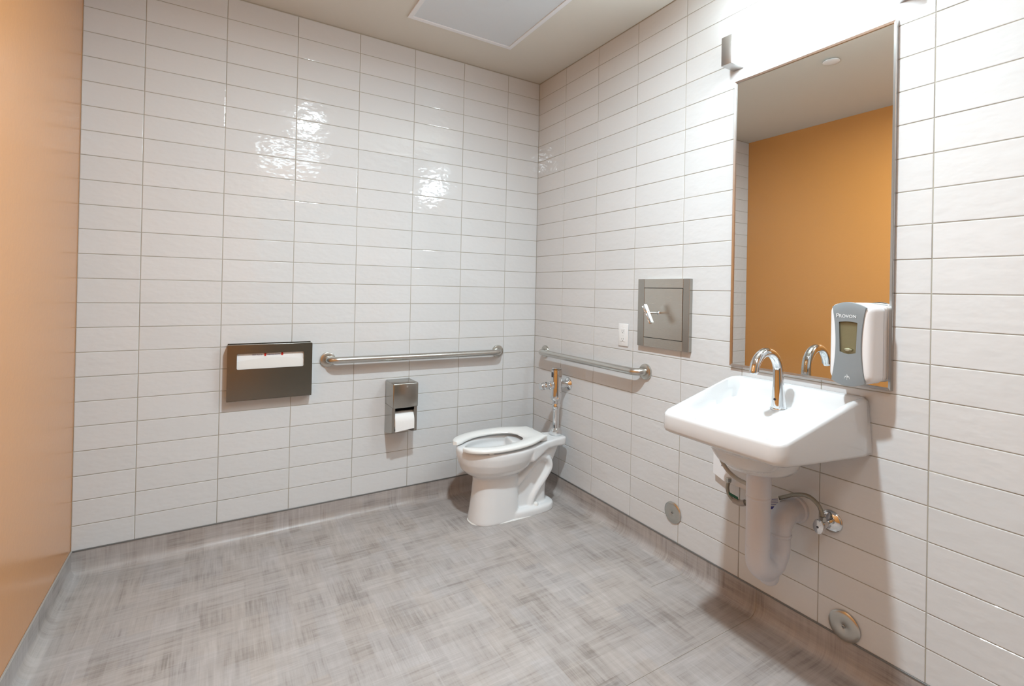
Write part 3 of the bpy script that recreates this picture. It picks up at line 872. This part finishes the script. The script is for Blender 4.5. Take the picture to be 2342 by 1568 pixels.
# ------------------------------------------------------------------ outlet
O = root('wall_outlet', (0, -.838, 1.005), 'white outlet on the tile left of the steel access panel', 'outlet')
yy, zz = -.838, 1.005
obj('cover_plate', box(-.0065, -.0005, yy - .035, yy + .035, zz - .057, zz + .057, .003, 2), M['outlet'], O, smooth=40)
obj('receptacle', box(-.0085, -.006, yy - .0165, yy + .0165, zz - .034, zz + .034, .001, 1), M['outlet'], O)
for dz in (.020, -.020):
    obj('slot', box(-.0088, -.0084, yy + .005, yy + .0068, zz + dz - .004, zz + dz + .004), M['dark'], O)
    obj('slot', box(-.0088, -.0084, yy - .0068, yy - .005, zz + dz - .003, zz + dz + .003), M['dark'], O)
    obj('ground_hole', lathe((-.0084, yy, zz + dz - .009), (-1, 0, 0), [(0, .0024), (.0004, .0024)], 12), M['dark'], O)
for dz in (.0415, -.0415):
    obj('plate_screw', lathe((-.0064, yy, zz + dz), (-1, 0, 0), [(0, .003), (.0008, .0026)], 12), M['outlet'], O)
obj('test_button', box(-.0092, -.0084, yy - .007, yy + .007, zz - .0035, zz + .0035, .0004, 1), M['outlet'], O)

# ------------------------------------------------------------------ recessed steel cabinet with door
A = root('access_panel', (0, -1.11, .965), 'square stainless wall cabinet with a small door and T-handle', 'cabinet')
y0, y1, z0, z1, pd = -1.2665, -.9545, .966, 1.289, .021
iy0, iy1, iz0, iz1 = -1.231, -.9965, 1.009, 1.247
for i, (b, mm) in enumerate((((iy1, y1, z0, z1), 'steel_z'), ((y0, iy0, z0, z1), 'steel_z'), ((iy0, iy1, iz1, z1), 'steel_y'), ((iy0, iy1, z0, iz0), 'steel_y'))):
    obj('frame_rail', box(-pd, -.0006, b[0] + .0003, b[1] - .0003, b[2] + .0002, b[3] - .0002, .0006, 1), M[mm], A)
obj('recess', box(-pd + .004, -.0008, iy0, iy1, iz0, iz1), M['dark'], A)
obj('door', box(-pd - .0003, -pd + .003, iy0 + .0022, iy1 - .0012, iz0 + .0022, iz1 - .002, .0006, 1), M['steel_y'], A)
hy, hz = -1.088, 1.130
hr = obj('handle', lathe((-pd, hy, hz), (-1, 0, 0), [(0, .010), (.002, .0075), (.006, .0045), (.064, .0042)], 24), M['chrome'], A, smooth=50, label='chrome T-shaped handle')
gd = Vector((0, -.50, -.866)).normalized()
hc = Vector((-pd - .070, hy, hz))
def bar(c, d, l0, l1, w, dep):
    d = d.normalized(); n = Vector((-1, 0, 0)); s = d.cross(n).normalized()
    b = bmesh.new(); bmesh.ops.create_cube(b, size=1)
    for v_ in b.verts:
        p = v_.co.copy(); v_.co = c + d * (l0 + (p.x + .5) * (l1 - l0)) + s * p.y * w + n * p.z * dep
    bmesh.ops.bevel(b, geom=list(b.edges), offset=.0018, segments=2, profile=.5, affect='EDGES'); return b
obj('grip', bar(hc, gd, -.040, -.008, .016, .014), M['chrome'], hr, smooth=40)
obj('grip', bar(hc, gd, -.004, .050, .015, .013), M['chrome'], hr, smooth=40)
obj('grip_collar', lathe(hc - gd * .012, gd, [(0, .0078), (.010, .0086), (.013, .0070)], 20), M['chrome'], hr, smooth=40)

# ------------------------------------------------------------------ soap dispenser
sy0, sy1, sz0, sz1 = -2.012, -1.893, .952, 1.206
syc, szc = (sy0 + sy1) / 2, (sz0 + sz1) / 2
Sd = root('soap_dispenser', (0, syc, sz0), 'white and grey touchless soap dispenser mounted over the mirror corner', 'dispenser')
def oval(w, z0_, z1_, x, r, bow, N=72, top_bow=None):
    """rounded plate outline in y-z with bowed top and bottom"""
    tb = bow if top_bow is None else top_bow
    pts = rrect(-w / 2, w / 2, z0_, z1_, r, 8)
    # insert points on the long edges
    full = []
    for p, q in zip(pts, pts[1:] + pts[:1]):
        n = 14 if math.hypot(q[0] - p[0], q[1] - p[1]) > .03 else 1
        for k in range(n): full.append((p[0] + (q[0] - p[0]) * k / n, p[1] + (q[1] - p[1]) * k / n))
    out = []
    for (y, z) in full:
        u = 1 - (2 * y / w) ** 2
        zz_ = z + (tb * u if z > (z0_ + z1_) / 2 else -bow * u)
        out.append(Vector((x, syc + y, zz_)))
    return out
wB = .124
R1 = oval(wB + .004, sz0 + .014, sz1 - .010, -.0105, .012, .006)
R2 = oval(wB + .004, sz0 + .014, sz1 - .010, -.032, .012, .006)
obj('back_plate', loft([R1, R2]), M['plastic'], Sd, smooth=50)
R1 = oval(wB - .010, sz0 + .020, sz1 - .016, -.032, .014, .006)
R2 = oval(wB - .010, sz0 + .020, sz1 - .016, -.037, .014, .006)
obj('gasket', loft([R1, R2]), M['darkplastic'], Sd, smooth=50)
prof = [(-.0365, 0, .010), (-.039, .001, .008), (-.085, .001, .006), (-.100, .007, .004), (-.108, .016, .006)]
rs = [oval(wB + .004 - 2 * i_, sz0 + .010 + i_ * .6, sz1 - .008 - i_ * .6, x, .018, .008) for x, i_, _ in prof]
obj('cover', loft(rs), M['plastic'], Sd, smooth=50)
# grey front face: hourglass plate, curved front
def hourglass(x, grow=0.0, N=24):
    pts = []
    zt_, zb2 = sz1 - .014, sz0 + .010
    def half(z):
        t = (z - zb2) / (zt_ - zb2); return .0365 + .0115 * (2 * t - 1) ** 2 + grow
    for k in range(N + 1):
        z = zb2 + (zt_ - zb2) * k / N; pts.append((half(z), z))
    for k in range(1, 12):
        t = k / 12; w_ = half(zt_); pts.append((w_ * (1 - 2 * t), zt_ + .016 * (1 - (1 - 2 * t) ** 2)))
    for k in range(N, -1, -1):
        z = zb2 + (zt_ - zb2) * k / N; pts.append((-half(z), z))
    for k in range(1, 12):
        t = k / 12; w_ = half(zb2); pts.append((-w_ * (1 - 2 * t), zb2 - .014 * (1 - (1 - 2 * t) ** 2)))
    return [Vector((x - .004 * (1 - (y / .05) ** 2), syc + y, z)) for y, z in pts]
# front plate ring with window hole
hg_o = [(p.y - syc, p.z) for p in hourglass(0)]
wz0, wz1 = szc - .026, szc + .066
win = []
for k in range(13): win.append((.0265 - .0035 * (1 - k / 12), wz0 + (wz1 - wz0) * k / 12))
for k in range(1, 8): win.append((.0265 - .053 * k / 8, wz1 + .003 * math.sin(PI * k / 8)))
for k in range(12, -1, -1): win.append((-.0265 + .0035 * (1 - k / 12), wz0 + (wz1 - wz0) * k / 12))
for k in range(1, 8): win.append((-.023 + .046 * k / 8, wz0 - .006 * math.sin(PI * k / 8)))
cy_, cz_ = 0, (wz0 + wz1) / 2
angs = sorted(set([2 * PI * k / 90 for k in range(90)] + [math.atan2(z - cz_, y - cy_) % (2 * PI) for y, z in hg_o[::6]]))
og = by_angle(hg_o, cy_, cz_, angs); ig = by_angle(win, cy_, cz_, angs)
cur = lambda y: .004 * (1 - (y / .05) ** 2)
lay = lambda P, x, s=1.0: [Vector((x - cur(y), syc + y, z)) for y, z in P]
steps = [[(a[0] + (b[0] - a[0]) * t, a[1] + (b[1] - a[1]) * t) for a, b in zip(og, ig)] for t in (0, .03, .5, 1)]
bm = loft([lay(steps[0], -.103), lay(steps[0], -.1115), lay(steps[1], -.1125), lay(steps[2], -.1125), lay(steps[3], -.1125), lay(steps[3], -.106)], (False, False))
obj('front_face', bm, M['grey'], Sd, smooth=40)
bm = bmesh.new()
bm.faces.new([bm.verts.new(p) for p in lay(win, -.1090)])
obj('window_pane', bm, M['window'], Sd)
bm = bmesh.new()
bm.faces.new([bm.verts.new(p) for p in [Vector((-.1048, syc + y * 1.1, z)) for y, z in win]])
obj('cartridge', bm, M['soap'], Sd)
obj('cartridge_label', box(-.1062, -.1050, syc - .013, syc + .010, szc + .012, szc + .040, .0003, 1), M['cartridge'], Sd)
obj('pump_base', lathe((-.104, syc, szc - .026), (0, 0, 1), [(0, .004), (.003, .012), (.009, .015), (.014, .006)], 10), M['soap'], Sd)
mt = on_right(-.1128 - .0035, syc + .001, szc + .082)
text_mesh('P', .0185, on_right(-.1163, syc + .0300, szc + .0855), depth=.0003, bold=.0000, parent=Sd, m=M['whiteprint'])
text_mesh('ROVON', .0138, on_right(-.1166, syc + .0010, szc + .0845), depth=.0003, bold=.0000, parent=Sd, m=M['whiteprint'])
obj('logo_bar', box(-.1158, -.1154, syc - .021, syc - .012, szc + .0762, szc + .0769), M['whiteprint'], Sd)
obj('indicator', lathe((-.1150, syc + .018, sz0 + .028), (-1, 0, 0), [(0, .0016), (.0006, .0014)], 12), M['dark'], Sd)
# little hands-and-dispenser pictogram
ic = bmesh.new()
def stroke(pts, w=.0006): tube([(-.1166, syc + a, sz0 + b) for a, b in pts], w, 6, bm=ic)
stroke([(-.004, .024), (.000, .032), (.004, .024)])
stroke([(-.0075, .019), (-.006, .0255), (-.002, .0265)])
stroke([(.0075, .019), (.006, .0255), (.002, .0265)])
stroke([(-.003, .0245), (0, .027), (.003, .0245), (0, .022), (-.003, .0245)])
stroke([(0, .0195), (0, .0165)])
obj('pictogram', ic, M['whiteprint'], Sd)

# ------------------------------------------------------------------ flush valve
TC = -.375      # toilet centre line (y)
FVX = -.086
V = root('flush_valve', (FVX, TC, .39), 'chrome sensor flush valve rising from the back of the toilet', 'valve')
obj('wall_flange', lathe((-.0006, TC, .675), (-1, 0, 0), [(0, .037), (.003, .037), (.010, .031), (.014, .022), (.018, .019), (.06, .019)], 40), M['chrome'], V, smooth=40)
obj('body', lathe((FVX, TC, .585), (0, 0, 1), [(0, .024), (.004, .030), (.012, .0315), (.03, .031), (.172, .031), (.180, .0295), (.183, .024)], 40), M['chrome'], V, smooth=40)
obj('body_cap', lathe((FVX, TC, .768), (0, 0, 1), [(0, .0285), (.004, .0285), (.006, .026)], 40), M['chrome'], V, smooth=40)
bb = box(FVX - .0335, FVX - .028, TC - .008, TC + .008, .722, .752, .003, 2)
obj('sensor_window', bb, M['darkplastic'], V, smooth=40)
obj('side_button', lathe((FVX - .006, TC - .028, .600), (-.2, -1, 0), [(0, .009), (.008, .009), (.011, .006)], 20), M['chrome'], V, smooth=40)
obj('coupling', lathe((FVX, TC, .535), (0, 0, 1), [(0, .0205), (.006, .0235), (.026, .0235), (.030, .021), (.034, .021), (.036, .024), (.052, .024)], 36), M['chrome'], V, smooth=40)
obj('flush_tube', lathe((FVX, TC, .415), (0, 0, 1), [(0, .0185), (.125, .0185)], 32), M['chrome'], V, smooth=40)
obj('spud_nut', lathe((FVX, TC, .3875), (0, 0, 1), [(0, .034), (.005, .0365), (.022, .0365), (.026, .033), (.030, .027), (.036, .023), (.040, .019)], 36), M['chrome'], V, smooth=40)
stp = root('stop_cock', (FVX - .07, TC, .675), 'small chrome control stop sticking out left of the flush valve', 'valve')
obj('arm', lathe((FVX - .029, TC, .675), (-1, 0, 0), [(0, .019), (.006, .019), (.008, .023), (.022, .023), (.026, .018), (.034, .017)], 32), M['chrome'], stp, smooth=40)
obj('bonnet', lathe((FVX - .063, TC, .675), (-1, 0, 0), [(0, .0165), (.004, .022), (.020, .0225), (.024, .017)], 8), M['chrome'], stp, smooth=30)
obj('cap', lathe((FVX - .087, TC, .675), (-1, 0, 0), [(0, .017), (.004, .0205), (.022, .0205), (.026, .018), (.027, .008)], 32), M['chrome'], stp, smooth=40)

# ------------------------------------------------------------------ toilet
T = root('toilet', (-.40, TC, 0), 'white floor-mounted toilet with an open-front seat in the corner', 'toilet')
def egg(xf, xb, hw, z, n=2.0, N=64, tail=2.0, cxf=.5):
    """plan ring: xf front (more negative), xb back, hw half width"""
    c = xf + (xb - xf) * cxf; out = []
    for i in range(N):
        a = 2 * PI * i / N; ca, sa = math.cos(a), math.sin(a)
        ex = n if ca < 0 else tail
        x = c + (abs(ca) ** (2 / ex)) * (1 if ca > 0 else -1) * ((xb - c) if ca > 0 else (c - xf))
        y = (abs(sa) ** (2 / ex)) * (1 if sa > 0 else -1) * hw
        out.append(Vector((x, TC + y, z(x) if callable(z) else z)))
    return out
RIM = .392
tb_ = loft([egg(-.630, -.365, .100, -.004, 2.4, tail=4), egg(-.630, -.365, .100, .01, 2.4, tail=4), egg(-.622, -.366, .097, .06, 2.4, tail=4), egg(-.612, -.368, .094, .14, 2.3, tail=4),
            egg(-.606, -.368, .092, .205, 2.3, tail=4), egg(-.608, -.362, .094, .232, 2.2, tail=3), egg(-.625, -.345, .108, .246, 2.1, tail=2.6), egg(-.655, -.315, .130, .262, 2.1, tail=2.4), egg(-.678, -.29, .150, .285, 2.1, tail=2.4),
            egg(-.694, -.265, .168, .325, 2.1, tail=2.3), egg(-.700, -.248, .176, .36, 2.1, tail=2.3), egg(-.700, -.24, .177, RIM - .012, 2.1, tail=2.3),
            egg(-.697, -.242, .174, RIM - .003, 2.1, tail=2.3), egg(-.690, -.248, .168, RIM, 2.1, tail=2.3), egg(-.655, -.275, .134, RIM, 2.1), egg(-.648, -.282, .128, RIM - .008, 2.1),
            egg(-.655, -.275, .134, RIM - .035, 2.1), egg(-.640, -.295, .122, RIM - .07, 2.1), egg(-.60, -.33, .092, RIM - .105, 2.1), egg(-.54, -.37, .055, RIM - .125, 2.1), egg(-.50, -.39, .035, RIM - .128, 2.1)], (True, True))
# rear deck slab
dk = lambda x: interp([(-.30, RIM - .004), (-.05, RIM - .006)], x)
def deck_ring(z, s=1.0, dx=0):
    P = [(-.33, .150), (-.27, .128), (-.20, .098), (-.12, .074), (-.062, .066), (-.045, .050), (-.043, 0)]
    pts = P + [(x, -y) for x, y in reversed(P[:-1])] + [(-.36, -.12), (-.38, 0), (-.36, .12)]
    return [Vector((-.2 + (x + .2) * s + dx, TC + y * s, z(x) if callable(z) else z)) for x, y in pts]
dkm = loft([deck_ring(lambda x: interp([(-.35, .30), (-.2, .345), (-.05, .338)], x), .93), deck_ring(lambda x: interp([(-.35, .31), (-.2, .352), (-.05, .345)], x), .985), deck_ring(dk and (lambda x: dk(x) - .008), 1.0), deck_ring(lambda x: dk(x) - .002, .985), deck_ring(dk, .955)], (True, True))
# rear web between bowl and foot
def web(z):
    xb = interp([(0, -.165), (.05, -.172), (.12, -.170), (.20, -.150), (.27, -.110), (.345, -.075)], z)
    hw = interp([(0, .062), (.15, .056), (.25, .055), (.345, .060)], z)
    return egg(-.42, xb, hw, z, 3, tail=3.2)
wbm = loft([web(z) for z in (-.004, .03, .06, .1, .14, .18, .22, .26, .30, .345, .352)], (True, True))
# foot slab
ft = loft([egg(-.46, -.125, .102, -.004, 4, tail=3), egg(-.46, -.125, .102, .026, 4, tail=3), egg(-.455, -.129, .098, .036, 4, tail=3), egg(-.45, -.142, .084, .042, 4, tail=3)], (True, True))
# trapway relief: tube squashed sideways so it stands proud on both flanks
tr = tube(spline([(-.44, TC, .150), (-.375, TC, .180), (-.305, TC, .245), (-.245, TC, .292), (-.185, TC, .285), (-.165, TC, .235), (-.200, TC, .180), (-.245, TC, .130), (-.280, TC, .080), (-.295, TC, .030)], 7), .031, 20)
for v_ in tr.verts: v_.co.y = TC + (v_.co.y - TC) * 2.55
body = bmesh.new()
for p in (tb_, dkm, wbm, ft, tr): merge(body, p)
bo = obj('bowl', body, M['porcelain2'], T)
rm = bo.modifiers.new('remesh', 'REMESH'); rm.mode = 'VOXEL'; rm.voxel_size = 0.0042; rm.use_smooth_shade = True
sm = bo.modifiers.new('smooth', 'SMOOTH'); sm.factor = 0.5; sm.iterations = 14
dg = bpy.context.evaluated_depsgraph_get(); dg.update()
me2 = bpy.data.meshes.new_from_object(bo.evaluated_get(dg)); old = bo.data
bo.modifiers.clear(); bo.data = me2; bpy.data.meshes.remove(old); me2.name = 'bowl'
if not me2.materials: me2.materials.append(M['porcelain2'])
for p in me2.polygons: p.use_smooth = True
obj('water', loft([egg(-.585, -.345, .078, .284, 2.1), egg(-.58, -.35, .076, .2845, 2.1)], (True, True)), mat('still_water', (.62, .66, .66), .03), T)
for s in (-1, 1):
    obj('bolt_cap', lathe((-.262, TC + s * .070, .040), (0, 0, 1), [(-.006, .0165), (.010, .0155), (.016, .012), (.018, .004)], 24), M['seat'], T, smooth=50)
cr_ = [Vector((p.x, p.y, .002)) for p in egg(-.643, -.40, .1145, 0, 2.3, 48, tail=8, cxf=.6)]
# caulk bead round the foot
P = []
for i in range(64):
    a = 2 * PI * i / 64; ca, sa = math.cos(a), math.sin(a)
    x = -.40 + (.235 if ca < 0 else .277) * (abs(ca) ** (2 / 2.6)) * (1 if ca > 0 else -1)
    y = interp([(-.66, .100), (-.50, .104), (-.42, .104), (-.36, .104), (-.10, .105)], x) * (abs(sa) ** (2 / 2.6)) * (1 if sa > 0 else -1)
    P.append(Vector((x, TC + y, .001)))
obj('caulk_line', loft([[p for p in P], [Vector((-.4 + (p.x + .4) * .993, TC + (p.y - TC) * .98, .006)) for p in P], [Vector((-.4 + (p.x + .4) * .93, TC + (p.y - TC) * .9, .006)) for p in P]], (False, False)), M['caulk'], T)

# open-front seat
def cos_interp(tab, t):
    # monotone-ish Catmull-Rom through the table
    if t <= tab[0][0]: return tab[0][1]
    if t >= tab[-1][0]: return tab[-1][1]
    for k in range(len(tab) - 1):
        if tab[k][0] <= t <= tab[k + 1][0]: break
    (x0, y0), (x1, y1) = tab[k], tab[k + 1]
    m = lambda i: 0 if i < 0 or i >= len(tab) - 1 else (tab[i + 1][1] - tab[i][1]) / (tab[i + 1][0] - tab[i][0])
    d0 = (m(k - 1) + m(k)) / 2 if k > 0 else m(k); d1 = (m(k) + m(k + 1)) / 2 if k < len(tab) - 2 else m(k)
    h = x1 - x0; u = (t - x0) / h
    return (2 * u ** 3 - 3 * u ** 2 + 1) * y0 + (u ** 3 - 2 * u ** 2 + u) * h * d0 + (-2 * u ** 3 + 3 * u ** 2) * y1 + (u ** 3 - u ** 2) * h * d1
def seat_z(x): return interp([(-.75, RIM + .006), (-.20, RIM + .020)], x)
def half_out(x):
    t = (x + .705) / .49        # 0 front .. 1 rear
    return cos_interp([(0, .060), (.02, .092), (.06, .122), (.12, .146), (.2, .165), (.32, .180), (.45, .185), (.6, .180), (.74, .163), (.86, .135), (.94, .112), (1, .098)], t)
def half_in(x):
    return cos_interp([(-.705, .042), (-.665, .050), (-.62, .078), (-.56, .105), (-.50, .113), (-.44, .108), (-.38, .088), (-.345, .058), (-.335, .030), (-.332, 0)], x)
# centre-line ring strips: build outline polygons as a C-shape strip
NS = 60
strip_o, strip_i = [], []
# param from near-front tip around the rear to the far-front tip
def outp(s):
    # s in 0..1 along one side from the front tip to the rear centre
    if s < .8:
        x = -.705 + (.49) * (s / .8) ** 1.35; return Vector((x, half_out(x)))
    return Vector((-.215, .098 * (1 - (s - .8) / .2)))
def inp(s):
    if s < .85:
        q = s / .85; x = -.690 + .355 * q ** 1.1; return Vector((x, max(half_in(x), .03)))
    return Vector((-.333, .03 * (1 - (s - .85) / .15)))
S_ = [k / NS for k in range(NS + 1)]
side1 = [(outp(s), inp(s)) for s in S_]
full = [(Vector((a.x, -a.y)), Vector((b.x, -b.y))) for a, b in side1] + [(a, b) for a, b in reversed(side1[:-1])]
rings = []
for (a, b) in full:
    d = (b - a); L = d.length; sec = []
    for (t, h) in ((0, .004), (0.0, .011), (.04, .0155), (.14, .0185), (.5, .019), (.84, .0165), (.96, .011), (1.0, .005), (.97, 0), (.03, 0)):
        p = a + d * t; sec.append(Vector((p.x, TC + p.y, seat_z(p.x) + h)))
    rings.append(sec)
obj('seat', loft(rings, (True, True)), M['seat'], T, smooth=50)
for s in (-1, 1):
    obj('hinge', box(-.245, -.200, TC + s * .072 - .013, TC + s * .072 + .013, RIM - .004, RIM + .030, .006, 3), M['seat'], T, smooth=50)
    obj('seat_bumper', box(-.60, -.575, TC + s * .148 - .008, TC + s * .148 + .008, RIM - .001, RIM + .009, .003, 2), M['seat'], T, smooth=50)
